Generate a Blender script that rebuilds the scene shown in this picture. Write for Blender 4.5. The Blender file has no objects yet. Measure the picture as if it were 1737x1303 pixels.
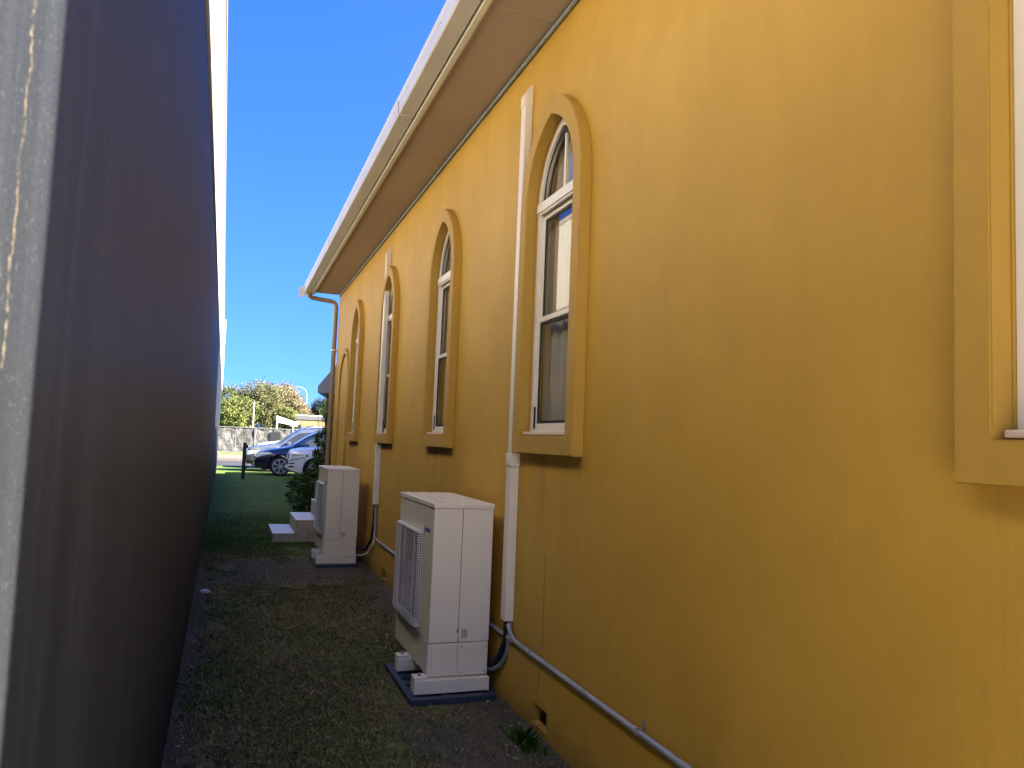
import bpy, bmesh, math, random
import numpy as np
from mathutils import Vector, Matrix
random.seed(7); rng = np.random.default_rng(7)
S = bpy.context.scene
COL = S.collection
R = math.radians

# ------------------------------------------------------------------ camera
HC = 1.4583
yaw, pit, rol = .3456, .0773, .0398
cam = bpy.data.cameras.new('camera'); co = bpy.data.objects.new('camera', cam); COL.objects.link(co)
Fv = Vector((math.sin(yaw)*math.cos(pit), math.cos(yaw)*math.cos(pit), math.sin(pit)))
Rv = Vector((math.cos(yaw), -math.sin(yaw), 0)); Uv = Rv.cross(Fv)
R2 = math.cos(rol)*Rv + math.sin(rol)*Uv; U2 = -math.sin(rol)*Rv + math.cos(rol)*Uv
M = Matrix((R2, U2, -Fv)).transposed().to_4x4(); M.translation = Vector((0, 0, HC))
co.matrix_world = M
cam.sensor_width = 36; cam.lens = 1312.3/1737*36; cam.clip_start = .03; cam.clip_end = 4000
cam.dof.use_dof = True; cam.dof.focus_distance = 6.0; cam.dof.aperture_fstop = 10.0
S.camera = co
# ------------------------------------------------------------------ world, sun, exposure
SUN_EL, SUN_AZ = 34.0, 28.0        # azimuth measured from +x towards -y
w = bpy.data.worlds.new('World'); S.world = w; w.use_nodes = True
nt = w.node_tree; bg = nt.nodes['Background']
sky = nt.nodes.new('ShaderNodeTexSky'); sky.sky_type = 'NISHITA'; sky.sun_disc = False
sky.sun_elevation = R(SUN_EL); sky.sun_rotation = math.atan2(math.cos(R(SUN_AZ)), -math.sin(R(SUN_AZ)))
sky.air_density = 1.0; sky.dust_density = 1.0; sky.ozone_density = 3.5; sky.altitude = 400
hs = nt.nodes.new('ShaderNodeHueSaturation'); hs.inputs['Saturation'].default_value = 1.3; hs.inputs['Hue'].default_value = .518; hs.inputs['Value'].default_value = 1
tc = nt.nodes.new('ShaderNodeTexCoord'); vm = nt.nodes.new('ShaderNodeVectorMath'); vm.operation = 'ADD'; vm.inputs[1].default_value = (0, 0, .25)
nt.links.new(tc.outputs['Generated'], vm.inputs[0]); nt.links.new(vm.outputs[0], sky.inputs[0])
nt.links.new(sky.outputs[0], hs.inputs['Color']); nt.links.new(hs.outputs[0], bg.inputs[0]); bg.inputs[1].default_value = .067
sl = bpy.data.lights.new('sun', 'SUN'); sl.energy = 5; sl.angle = R(.5); sl.color = (1, .9, .76)
so = bpy.data.objects.new('sun', sl); COL.objects.link(so)
sd = Vector((math.cos(R(SUN_EL))*math.cos(R(SUN_AZ)), -math.cos(R(SUN_EL))*math.sin(R(SUN_AZ)), math.sin(R(SUN_EL))))
so.rotation_euler = sd.to_track_quat('Z', 'Y').to_euler()
S.view_settings.view_transform = 'Standard'; S.view_settings.look = 'None'
S.view_settings.exposure = 3.1; S.view_settings.gamma = 1
S.cycles.max_bounces = 10; S.cycles.diffuse_bounces = 6; S.cycles.transparent_max_bounces = 12

# ------------------------------------------------------------------ materials
def newmat(name):
    m = bpy.data.materials.new(name); m.use_nodes = True
    return m, m.node_tree, m.node_tree.nodes['Principled BSDF']
def nz(nt, scale, detail=6, rough=.55, vec=None, dist=0):
    n = nt.nodes.new('ShaderNodeTexNoise'); n.inputs['Scale'].default_value = scale
    n.inputs['Detail'].default_value = detail; n.inputs['Roughness'].default_value = rough
    n.inputs['Distortion'].default_value = dist
    if vec is not None: nt.links.new(vec, n.inputs['Vector'])
    return n.outputs['Fac']
def geo(nt, sc=(1, 1, 1)):
    g = nt.nodes.new('ShaderNodeNewGeometry'); m = nt.nodes.new('ShaderNodeMapping')
    m.inputs['Scale'].default_value = sc; nt.links.new(g.outputs['Position'], m.inputs['Vector'])
    return m.outputs[0]
def ramp(nt, f, stops):
    r = nt.nodes.new('ShaderNodeValToRGB'); nt.links.new(f, r.inputs[0]); e = r.color_ramp.elements
    while len(e) < len(stops): e.new(.5)
    for k, (p, c) in enumerate(stops):
        e[k].position = p; e[k].color = (*c, 1) if len(c) == 3 else c
    return r.outputs[0]
def mix(nt, f, a, b, mode='MIX'):
    n = nt.nodes.new('ShaderNodeMix'); n.data_type = 'RGBA'; n.blend_type = mode
    for s, v in ((n.inputs[0], f), (n.inputs[6], a), (n.inputs[7], b)):
        if isinstance(v, (int, float)): s.default_value = v
        elif isinstance(v, tuple): s.default_value = (*v, 1)
        else: nt.links.new(v, s)
    return n.outputs[2]
def math_(nt, op, a, b=None, c=None):
    n = nt.nodes.new('ShaderNodeMath'); n.operation = op
    for s, v in zip(n.inputs, (a, b, c)):
        if v is None: continue
        if isinstance(v, (int, float)): s.default_value = v
        else: nt.links.new(v, s)
    return n.outputs[0]
def bump(nt, p, h, strength=.3, dist=.002):
    b = nt.nodes.new('ShaderNodeBump'); b.inputs['Strength'].default_value = strength
    b.inputs['Distance'].default_value = dist; nt.links.new(h, b.inputs['Height'])
    nt.links.new(b.outputs[0], p.inputs['Normal']); return b
def simple(name, c, rough=.6, metal=0, var=.12, scale=6, bs=0, bscale=120, bd=.001, coat=0, spec=None):
    m, nt, p = newmat(name)
    f = nz(nt, scale, 5, .6, geo(nt))
    a = tuple(x*(1-var) for x in c); b = tuple(min(1, x*(1+var)) for x in c)
    nt.links.new(ramp(nt, f, [(.3, a), (.7, b)]), p.inputs['Base Color'])
    p.inputs['Roughness'].default_value = rough; p.inputs['Metallic'].default_value = metal
    if coat: p.inputs['Coat Weight'].default_value = coat
    if spec is not None: p.inputs['Specular IOR Level'].default_value = spec
    if bs: bump(nt, p, nz(nt, bscale, 4, .6, geo(nt)), bs, bd)
    return m

def plaster(name, c1, c2, c3, crack=True, grain=False):
    m, nt, p = newmat(name)
    L = nt.links
    g = geo(nt)
    big = nz(nt, .9, 4, .55, g)
    mid = nz(nt, 3.2, 6, .62, geo(nt, (1, 1, .45)), 1.2)
    col = ramp(nt, big, [(.3, c1), (.55, c2), (.75, c3)])
    col = mix(nt, ramp(nt, mid, [(.35, (0, 0, 0)), (.75, (.40, .40, .40))]), col, tuple(x*.72 for x in c2))
    # faint trowel sweeps
    wv = nz(nt, 9, 3, .5, geo(nt, (1, 1.6, .35)), 2.5)
    col = mix(nt, ramp(nt, wv, [(.55, (0, 0, 0)), (.85, (.07, .07, .07))]), col, tuple(min(1, x*1.22) for x in c3))
    sp = nz(nt, 70, 2, .5, g)
    col = mix(nt, ramp(nt, sp, [(.71, (0, 0, 0)), (.78, (.25, .25, .25))]), col, tuple(x*.5 for x in c1))
    # grime near the ground
    sx = nt.nodes.new('ShaderNodeSeparateXYZ'); L.new(g, sx.inputs[0])
    gz = math_(nt, 'SUBTRACT', .30, math_(nt, 'ADD', sx.outputs[2], math_(nt, 'MULTIPLY', nz(nt, 5, 5, .6, g), .30)))
    col = mix(nt, ramp(nt, gz, [(-.0, (0, 0, 0)), (.2, (.75, .75, .75))]), col, (.17, .11, .05))
    if crack:
        # drip stains below each sill, also painting in the shade under it
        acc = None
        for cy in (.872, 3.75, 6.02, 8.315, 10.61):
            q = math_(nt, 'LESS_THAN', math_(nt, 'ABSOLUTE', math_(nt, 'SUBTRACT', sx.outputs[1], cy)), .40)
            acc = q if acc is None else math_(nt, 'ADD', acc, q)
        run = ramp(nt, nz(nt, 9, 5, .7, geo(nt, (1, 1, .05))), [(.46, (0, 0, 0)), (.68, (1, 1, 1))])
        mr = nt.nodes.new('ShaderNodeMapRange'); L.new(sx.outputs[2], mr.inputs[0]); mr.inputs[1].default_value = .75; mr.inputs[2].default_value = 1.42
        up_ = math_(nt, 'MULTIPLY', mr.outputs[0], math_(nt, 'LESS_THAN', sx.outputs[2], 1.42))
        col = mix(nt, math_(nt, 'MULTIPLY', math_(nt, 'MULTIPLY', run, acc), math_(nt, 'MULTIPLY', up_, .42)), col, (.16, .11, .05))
        # hairline crack at y ~ 3.75 running down the wall
        wob = nz(nt, 7, 8, .75, geo(nt, (0, 0, 1)))
        yy = math_(nt, 'ADD', sx.outputs[1], math_(nt, 'MULTIPLY', wob, .16))
        d = math_(nt, 'ABSOLUTE', math_(nt, 'SUBTRACT', yy, 3.75+.08))
        line = math_(nt, 'LESS_THAN', d, .005)
        zone = math_(nt, 'LESS_THAN', sx.outputs[2], .9)
        both = math_(nt, 'MULTIPLY', math_(nt, 'MULTIPLY', line, zone), .75)
        col = mix(nt, both, col, (.12, .08, .035))
    L.new(col, p.inputs['Base Color'])
    p.inputs['Roughness'].default_value = .62; p.inputs['Specular IOR Level'].default_value = .35
    fine = nz(nt, 230, 4, .6, g)
    lump = nz(nt, 14, 4, .5, geo(nt, (1, 1, .5)))
    hsum = math_(nt, 'ADD', math_(nt, 'MULTIPLY', fine, .0022), math_(nt, 'MULTIPLY', lump, .006))
    if grain:
        gr = nz(nt, 40, 5, .7, geo(nt, (1, 1, 7)), .6)
        hsum = math_(nt, 'ADD', hsum, math_(nt, 'MULTIPLY', gr, .0035))
    b = nt.nodes.new('ShaderNodeBump'); b.inputs['Strength'].default_value = .55; b.inputs['Distance'].default_value = 1
    L.new(hsum, b.inputs['Height']); L.new(b.outputs[0], p.inputs['Normal'])
    return m
OC = ((.47, .272, .033), (.53, .312, .040), (.57, .345, .052))
MAT = {}
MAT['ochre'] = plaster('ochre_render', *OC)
MAT['ochre_trim'] = plaster('ochre_trim', (.43, .25, .034), (.48, .285, .040), (.52, .315, .050), crack=False, grain=True)
MAT['cream'] = simple('cream_paint', (.35, .33, .28), .55, var=.05, scale=.8, bs=.2, bscale=60)
MAT['cream_pvc'] = simple('cream_pvc', (.74, .67, .54), .4, var=.05, scale=3)
MAT['white_alu'] = simple('white_aluminium', (.76, .71, .60), .35, var=.05)
MAT['sill'] = simple('cream_sill', (.72, .58, .44), .5, var=.05)
MAT['ac'] = simple('unit_enamel', (.77, .70, .55), .38, var=.04, scale=1.5)
MAT['ac_dark'] = simple('dark_gap', (.012, .012, .013), .8)
MAT['wire'] = simple('grille_white', (.62, .60, .55), .35, var=.04)
MAT['metal'] = simple('galvanised', (.45, .45, .44), .35, .8)
MAT['conduit'] = simple('grey_pvc_pipe', (.30, .31, .33), .33, var=.18, scale=9)
MAT['conduit_green'] = simple('weathered_pipe', (.20, .24, .22), .5, var=.25, scale=12)
MAT['black'] = simple('black_foam', (.010, .010, .012), .7)
MAT['pad'] = simple('blue_grey_plastic', (.028, .040, .062), .5, var=.2, scale=10)
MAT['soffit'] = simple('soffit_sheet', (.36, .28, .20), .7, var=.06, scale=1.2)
MAT['fascia'] = simple('fascia_cream', (.62, .60, .48), .5, var=.06, scale=2)
MAT['gutter'] = simple('gutter_steel', (.50, .48, .43), .45, var=.08, scale=3)
MAT['roof'] = simple('roof_sheet', (.55, .54, .50), .4, var=.05)
MAT['downpipe'] = simple('ochre_downpipe', (.30, .22, .12), .45, var=.1)
MAT['interior'] = simple('room_paint', (.22, .19, .15), .8)
MAT['blue'] = simple('badge_blue', (.02, .05, .22), .4)
MAT['label'] = simple('sticker_grey', (.42, .39, .33), .6, var=.25, scale=150)
MAT['concrete'] = simple('step_concrete', (.40, .36, .27), .8, var=.25, scale=7, bs=.4)
MAT['tile'] = simple('step_top_paint', (.72, .72, .70), .5, var=.16, scale=12)
MAT['rust'] = simple('rusty_iron', (.035, .014, .007), .9, var=.5, scale=60, bs=.6)
MAT['cap'] = simple('parapet_cap', (.30, .26, .20), .5)
MAT['white_blue'] = simple('eave_metal', (.20, .215, .24), .5, var=.06)

def leftwall():
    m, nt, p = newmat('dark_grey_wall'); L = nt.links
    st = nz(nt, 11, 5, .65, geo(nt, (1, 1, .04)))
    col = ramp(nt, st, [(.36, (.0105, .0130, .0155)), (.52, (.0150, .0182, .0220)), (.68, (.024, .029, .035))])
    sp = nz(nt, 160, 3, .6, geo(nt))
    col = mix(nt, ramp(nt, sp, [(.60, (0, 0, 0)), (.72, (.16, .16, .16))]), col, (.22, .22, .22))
    g = geo(nt); sx = nt.nodes.new('ShaderNodeSeparateXYZ'); L.new(g, sx.inputs[0])
    yy = math_(nt, 'ADD', sx.outputs[1], math_(nt, 'MULTIPLY', nz(nt, 10, 6, .7, geo(nt, (0, 0, 1))), .07))
    yy = math_(nt, 'ADD', yy, math_(nt, 'MULTIPLY', nz(nt, 120, 3, .7, g), .02))
    d = math_(nt, 'ABSOLUTE', math_(nt, 'SUBTRACT', yy, .68+.045))
    line = math_(nt, 'MULTIPLY', math_(nt, 'LESS_THAN', d, .0028), math_(nt, 'GREATER_THAN', sx.outputs[2], 1.50))
    line = math_(nt, 'MULTIPLY', line, ramp(nt, nz(nt, 60, 4, .7, g), [(.42, (.1, .1, .1)), (.6, (1, 1, 1))]))
    col = mix(nt, math_(nt, 'MULTIPLY', line, .5), col, (.20, .16, .10))
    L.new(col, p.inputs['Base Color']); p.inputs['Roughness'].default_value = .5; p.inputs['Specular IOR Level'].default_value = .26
    b = bump(nt, p, math_(nt, 'ADD', nz(nt, 260, 4, .6, geo(nt)), math_(nt, 'MULTIPLY', st, 2.)), .9, .0018)
    return m
MAT['left'] = leftwall()

def glassm():
    m, nt, p = newmat('window_glass'); L = nt.links; nt.nodes.remove(p)
    out = nt.nodes['Material Output']
    gn = nt.nodes.new('ShaderNodeNewGeometry'); dp_ = nt.nodes.new('ShaderNodeVectorMath'); dp_.operation = 'DOT_PRODUCT'
    L.new(gn.outputs['Incoming'], dp_.inputs[0]); L.new(gn.outputs['Normal'], dp_.inputs[1])
    cs_ = math_(nt, 'SUBTRACT', 1.0, math_(nt, 'ABSOLUTE', dp_.outputs['Value']))
    frv = math_(nt, 'ADD', .11, math_(nt, 'MULTIPLY', .89, math_(nt, 'POWER', cs_, 4.4)))
    tr = nt.nodes.new('ShaderNodeBsdfTransparent'); tr.inputs[0].default_value = (.86, .88, .86, 1)
    gl = nt.nodes.new('ShaderNodeBsdfGlossy'); gl.inputs['Roughness'].default_value = .015
    b = nt.nodes.new('ShaderNodeBump'); b.inputs['Strength'].default_value = .1; b.inputs['Distance'].default_value = .004
    L.new(nz(nt, 2.5, 1, .3, geo(nt)), b.inputs['Height']); L.new(b.outputs[0], gl.inputs['Normal'])
    mx = nt.nodes.new('ShaderNodeMixShader'); L.new(frv, mx.inputs[0]); L.new(tr.outputs[0], mx.inputs[1]); L.new(gl.outputs[0], mx.inputs[2])
    L.new(mx.outputs[0], out.inputs[0]); return m
MAT['glass'] = glassm()
MAT['curtain'] = simple('tan_curtain', (.50, .45, .36), .9, var=.15, scale=3)
MAT['carglass'] = simple('tinted_glass', (.02, .025, .03), .05, var=0, coat=1)
MAT['tyre'] = simple('tyre_rubber', (.012, .012, .013), .8)
MAT['rim'] = simple('alloy_rim', (.62, .62, .64), .25, .7, var=.03)
MAT['headlight'] = simple('headlight_lens', (.62, .64, .66), .08, var=.1, scale=20, coat=1)
MAT['trim'] = simple('black_trim', (.015, .015, .017), .5)
MAT['chrome'] = simple('chrome', (.7, .7, .72), .12, 1, var=.02)
def paint(name, c, metal=.3): return simple(name, c, .28, metal, var=.03, coat=.8)
MAT['navy'] = paint('navy_paint', (.008, .015, .038)); MAT['greyp'] = paint('grey_paint', (.12, .14, .18), .5)
MAT['whitep'] = paint('white_paint', (.75, .76, .78), 0); MAT['bark'] = simple('bark', (.16, .12, .08), .9, var=.3)
MAT['post'] = simple('dark_timber', (.018, .017, .018), .7, var=.3)
MAT['galv'] = simple('pole_galv', (.20, .205, .21), .5, .3)
MAT['asphalt'] = simple('asphalt', (.022, .023, .028), .9, var=.2, scale=3, bs=.3)
MAT['bounce_ground'] = simple('pale_bounce_ground', (.66, .60, .50), .85, var=.1, scale=2)
MAT['pave'] = simple('pale_paving', (.12, .105, .09), .85, var=.15, scale=2)
MAT['thatch'] = simple('tan_roof', (.22, .15, .075), .9, var=.25, scale=3)
MAT['greyfas'] = simple('grey_fascia', (.09, .09, .10), .6)
MAT['offwhite'] = simple('offwhite_board', (.65, .62, .58), .6)
MAT['litter'] = simple('pale_litter', (.6, .63, .68), .5)

def ground_mat():
    m, nt, p = newmat('lawn_ground'); L = nt.links
    g = geo(nt); sx = nt.nodes.new('ShaderNodeSeparateXYZ'); L.new(g, sx.inputs[0])
    n1 = nz(nt, 1.6, 8, .65, g, .6); n2 = nz(nt, 26, 6, .7, g); n3 = nz(nt, 150, 4, .7, g)
    turf = ramp(nt, n2, [(.25, (.09, .10, .034)), (.5, (.18, .19, .065)), (.72, (.32, .31, .14))])
    dry = ramp(nt, n2, [(.25, (.11, .088, .05)), (.6, (.23, .19, .11)), (.8, (.38, .33, .21))])
    turf = mix(nt, ramp(nt, n1, [(.45, (0, 0, 0)), (.66, (.7, .7, .7))]), turf, dry)
    far = mix(nt, ramp(nt, nz(nt, .8, 5, .6, g), [(.35, (0, 0, 0)), (.7, (1, 1, 1))]), (.08, .16, .032), (.14, .19, .055))
    yf = math_(nt, 'MULTIPLY', math_(nt, 'SUBTRACT', sx.outputs[1], 9.6), .5)
    yf = ramp(nt, yf, [(0, (0, 0, 0)), (1, (1, 1, 1))])
    turf = mix(nt, yf, turf, far)
    soil = ramp(nt, n3, [(.3, (.08, .070, .065)), (.6, (.135, .118, .11)), (.8, (.24, .215, .195))])
    # bare soil: worn band by the second unit, strip by the walls
    def band(v, a, b, c, d):
        n = nt.nodes.new('ShaderNodeMapRange'); n.interpolation_type = 'SMOOTHSTEP'; L.new(v, n.inputs[0])
        n.inputs[1].default_value = a; n.inputs[2].default_value = b
        k = nt.nodes.new('ShaderNodeMapRange'); k.interpolation_type = 'SMOOTHSTEP'; L.new(v, k.inputs[0])
        k.inputs[1].default_value = c; k.inputs[2].default_value = d; k.inputs[3].default_value = 1; k.inputs[4].default_value = 0
        return math_(nt, 'MULTIPLY', n.outputs[0], k.outputs[0])
    wob = math_(nt, 'MULTIPLY', math_(nt, 'SUBTRACT', nz(nt, 3.5, 6, .65, g), .5), 1.1)
    yw = math_(nt, 'ADD', sx.outputs[1], wob)
    xw = math_(nt, 'ADD', sx.outputs[0], math_(nt, 'MULTIPLY', wob, .35))
    a = math_(nt, 'MULTIPLY', band(yw, 7.7, 8.2, 9.4, 9.8), band(xw, -.1, .15, 3, 4))
    b = math_(nt, 'MULTIPLY', band(xw, 1.1, 1.42, 1.8, 1.9), band(yw, 1, 1.2, 12, 13))
    c = math_(nt, 'MULTIPLY', band(xw, -1, -.9, -.13, -.02), band(yw, 0, .5, 8, 10))
    d = math_(nt, 'MULTIPLY', band(xw, .78, 1.05, 3, 4), band(yw, 2.4, 2.7, 3.9, 4.25))
    msk = math_(nt, 'MAXIMUM', math_(nt, 'MAXIMUM', a, b), math_(nt, 'MAXIMUM', c, d))
    col = mix(nt, math_(nt, 'MULTIPLY', msk, ramp(nt, n2, [(.3, (.5, .5, .5)), (.6, (1, 1, 1))])), turf, soil)
    L.new(col, p.inputs['Base Color']); p.inputs['Roughness'].default_value = .95; p.inputs['Specular IOR Level'].default_value = .15
    bump(nt, p, math_(nt, 'ADD', n2, n3), .9, .02)
    return m
MAT['ground'] = ground_mat()
def leafmat(name, c, trans=.15, attr=False):
    m, nt, p = newmat(name); L = nt.links
    if attr:
        a = nt.nodes.new('ShaderNodeAttribute'); a.attribute_name = 'tint'; L.new(a.outputs['Color'], p.inputs['Base Color'])
    else:
        oi = nz(nt, .9, 4, .6, geo(nt)); fn = nz(nt, 23, 2, .5, geo(nt))
        f = math_(nt, 'ADD', math_(nt, 'MULTIPLY', oi, .6), math_(nt, 'MULTIPLY', fn, .4))
        L.new(ramp(nt, f, [(.34, tuple(x*.55 for x in c)), (.5, c), (.66, tuple(min(1, x*1.7) for x in c))]), p.inputs['Base Color'])
    p.inputs['Roughness'].default_value = .6; p.inputs['Specular IOR Level'].default_value = .25
    return m
MAT['blade'] = leafmat('grass_blade', None, attr=True)
MAT['leaf_shrub'] = leafmat('shrub_leaf', (.040, .085, .016)); MAT['leaf_pale'] = leafmat('pale_leaf', (.09, .10, .04))

# ------------------------------------------------------------------ mesh helpers
class MB:
    def __init__(s): s.bm = bmesh.new()
    def box(s, x0, x1, y0, y1, z0, z1, bev=0):
        t = bmesh.new(); r = bmesh.ops.create_cube(t, size=1)
        for v in r['verts']:
            v.co = Vector(((x0+x1)/2+v.co.x*(x1-x0), (y0+y1)/2+v.co.y*(y1-y0), (z0+z1)/2+v.co.z*(z1-z0)))
        if bev: bmesh.ops.bevel(t, geom=t.edges[:], offset=bev, segments=3, affect='EDGES', profile=.5)
        s._add(t); return s
    def _add(s, t):
        me = bpy.data.meshes.new('t'); t.to_mesh(me); t.free(); s.bm.from_mesh(me); bpy.data.meshes.remove(me)
    def poly(s, pts):
        s.bm.faces.new([s.bm.verts.new(p) for p in pts]); return s
    def prism(s, pts, vec):
        """closed polygon extruded along vec"""
        a = [s.bm.verts.new(p) for p in pts]; b = [s.bm.verts.new(Vector(p)+Vector(vec)) for p in pts]
        s.bm.faces.new(a); s.bm.faces.new(b[::-1]); n = len(a)
        for i in range(n): s.bm.faces.new((a[i], b[i], b[(i+1) % n], a[(i+1) % n]))
        return s
    def tube(s, path, r, n=10, caps=True):
        P = [Vector(p) for p in path]; rings = []
        for i, p in enumerate(P):
            d = (P[min(i+1, len(P)-1)]-P[max(i-1, 0)]).normalized()
            up = Vector((0, 0, 1)) if abs(d.z) < .95 else Vector((1, 0, 0))
            a = d.cross(up).normalized(); b = a.cross(d)
            rr = r[i] if isinstance(r, (list, tuple)) else r
            rings.append([s.bm.verts.new(p+a*math.cos(2*math.pi*k/n)*rr+b*math.sin(2*math.pi*k/n)*rr) for k in range(n)])
        for i in range(len(rings)-1):
            for k in range(n): s.bm.faces.new((rings[i][k], rings[i][(k+1) % n], rings[i+1][(k+1) % n], rings[i+1][k]))
        if caps: s.bm.faces.new(rings[0][::-1]); s.bm.faces.new(rings[-1])
        return s
    def ring(s, A, B, x0, x1):
        """frame between closed outlines A (outer) and B (inner) of (y,z), from x0 to x1"""
        n = len(A); v = [[s.bm.verts.new((x, y, z)) for y, z in O] for O in (A, B) for x in (x0, x1)]
        ao, ai, bo, bi = v[0], v[1], v[2], v[3]   # A@x0 A@x1 B@x0 B@x1
        for i in range(n):
            j = (i+1) % n
            s.bm.faces.new((ao[i], ao[j], bo[j], bo[i])); s.bm.faces.new((ai[i], bi[i], bi[j], ai[j]))
            s.bm.faces.new((ao[i], ai[i], ai[j], ao[j])); s.bm.faces.new((bo[i], bo[j], bi[j], bi[i]))
        return s
    def build(s, name, m, parent=None, smooth=False, bev=0):
        bmesh.ops.recalc_face_normals(s.bm, faces=s.bm.faces[:])
        if bev: bmesh.ops.bevel(s.bm, geom=[e for e in s.bm.edges if len(e.link_faces) == 2 and e.calc_face_angle() > .6], offset=bev, segments=2, affect='EDGES')
        me = bpy.data.meshes.new(name); s.bm.to_mesh(me); s.bm.free(); me.materials.append(MAT[m] if isinstance(m, str) else m)
        o = bpy.data.objects.new(name, me); COL.objects.link(o)
        if parent: o.parent = parent
        if smooth:
            me.shade_smooth(); me.set_sharp_from_angle(angle=R(40))
        return o
def tag(o, label=None, cat=None, group=None, kind=None):
    if label: o['label'] = label
    if cat: o['category'] = cat
    if group: o['group'] = group
    if kind: o['kind'] = kind
    return o
def thing(name, label, cat, loc=(0, 0, 0), group=None):
    o = bpy.data.objects.new(name, None); o.location = loc; o.empty_display_size = .1; COL.objects.link(o)
    return tag(o, label, cat, group)
def copy_tree(o, parent=None):
    c = o.copy(); COL.objects.link(c); c.parent = parent
    for ch in list(o.children): copy_tree(ch, c)
    return c
def rect(y0, y1, z0, z1): return [(y0, z0), (y0, z1), (y1, z1), (y1, z0)]

# ------------------------------------------------------------------ ground and roads
g = MB()
xs = [-600, -60, -10, -4, 4, 10, 60, 600]; ys = [-60, -5, 15, 36, 60, 130, 900]
for i in range(len(xs)-1):
    for j in range(len(ys)-1): g.poly([(xs[i], ys[j], 0), (xs[i+1], ys[j], 0), (xs[i+1], ys[j+1], 0), (xs[i], ys[j+1], 0)])
bmesh.ops.remove_doubles(g.bm, verts=g.bm.verts[:], dist=.001)
tag(g.build('ground', 'ground'), kind='structure')
tag(MB().box(-30, 40, -16, 1.7, -.1, .004).build('path', 'bounce_ground'), kind='structure')  # unseen pale slab under and behind the camera, added to bounce sunlight
tag(MB().box(-60, 80, 36, 43, -.1, .004).build('road', 'asphalt'), kind='structure')
tag(MB().box(-60, 80, 43, 43.3, -.1, .13).build('kerb', 'pave'), kind='structure')
tag(MB().box(-60, 80, 43.3, 51, -.1, .12).build('pavement', 'pave'), kind='structure')

# ------------------------------------------------------------------ church
D = 1.571; Y0, Y1 = -.14, 12.98; ZS = 3.81
church = thing('church_building', 'ochre rendered church with arched windows, cream gutter and brown soffit', 'church', (D, 0, 0))
def P(o): o.location = (-D, 0, 0); return o         # parts are modelled in world coordinates
def arch(cy, hw, zb, zs, za, n=12):
    h = za-zs; Rr = (hw*hw+h*h)/(2*hw); pts = [(cy+hw, zb), (cy+hw, zs)]
    a1 = math.asin(min(1, h/Rr))
    for k in range(1, n+1):
        t = a1*k/n; pts.append((cy+hw-Rr+Rr*math.cos(t), zs+Rr*math.sin(t)))
    L = [(2*cy-y, z) for y, z in pts[:-1]][::-1]
    return pts+L
WIN = [.872, 3.75, 6.02, 8.315, 10.61]
ZSP = 2.80
# wall sheet with window openings
bm = bmesh.new(); edges = []
def loop(pts):
    vs = [bm.verts.new((D, y, z)) for y, z in pts]
    for i in range(len(vs)): edges.append(bm.edges.new((vs[i], vs[(i+1) % len(vs)])))
loop(rect(Y0, Y1, .335, ZS+.1))
for cy in WIN: loop(arch(cy, .33, 1.49, ZSP, 3.25))
bmesh.ops.triangle_fill(bm, edges=edges, use_beauty=True)
t = MB(); t.bm.free(); t.bm = bm
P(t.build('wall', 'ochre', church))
# plinth with two vent openings
bm = bmesh.new(); edges = []
D0 = D; XP = D-.012
vents = [(3.63, 3.83, .035, .135), (7.86, 8.05, .035, .135)]
def loopx(pts, x):
    vs = [bm.verts.new((x, y, z)) for y, z in pts]
    for i in range(len(vs)): edges.append(bm.edges.new((vs[i], vs[(i+1) % len(vs)])))
loopx(rect(Y0, Y1+.012, -.2, .335), XP)
for a in vents: loopx(rect(*a), XP)
bmesh.ops.triangle_fill(bm, edges=edges, use_beauty=True)
t = MB(); t.bm.free(); t.bm = bm
t.poly([(XP, Y0, .335), (XP, Y1+.012, .335), (D+.1, Y1+.012, .335), (D+.1, Y0, .335)])
for (a, b, c, d) in vents:
    t.poly([(XP, a, d), (XP, b, d), (D+.12, b, d), (D+.12, a, d)]); t.poly([(XP, b, c), (XP, b, d), (D+.12, b, d), (D+.12, b, c)])
    t.poly([(XP, a, c), (XP, a, d), (D+.12, a, d), (D+.12, a, c)]); t.poly([(XP, a, c), (XP, b, c), (D+.12, b, c), (D+.12, a, c)])
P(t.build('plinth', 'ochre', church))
for (a, b, c, d) in vents:
    t = MB(); t.box(D+.10, D+.11, a, b, c, d)
    k = 0
    y = a+.006
    while y < b-.01:
        h = d-.012-random.random()*.05 if (y-a) < (b-a)*.8 else d-.07
        t.box(D+.03, D+.038, y, y+.010, c, h); y += .019
    P(t.build('vent_grate', 'rust', church))
# other walls, floor, inner faces
t = MB(); X1 = 9.6
t.box(D+.26, X1, Y1-.25, Y1, -.2, 3.9); t.box(D+.26, X1, Y0, Y0+.25, -.2, 3.9); t.box(X1-.25, X1, Y0+.25, Y1-.25, -.2, 3.9)
t.box(D+.003, D+.26, Y1-.08, Y1, -.2, 3.9); t.box(D+.003, D+.26, Y0, Y0+.08, -.2, 3.9)
P(t.build('end_wall', 'ochre', church))
t = MB()
t.box(D+.20, X1-.25, Y0+.25, Y1-.25, .3, .45); t.box(D+.20, X1-.3, Y0+.25, Y1-.25, 3.86, 3.9)
P(t.build('room', 'interior', church))
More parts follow.
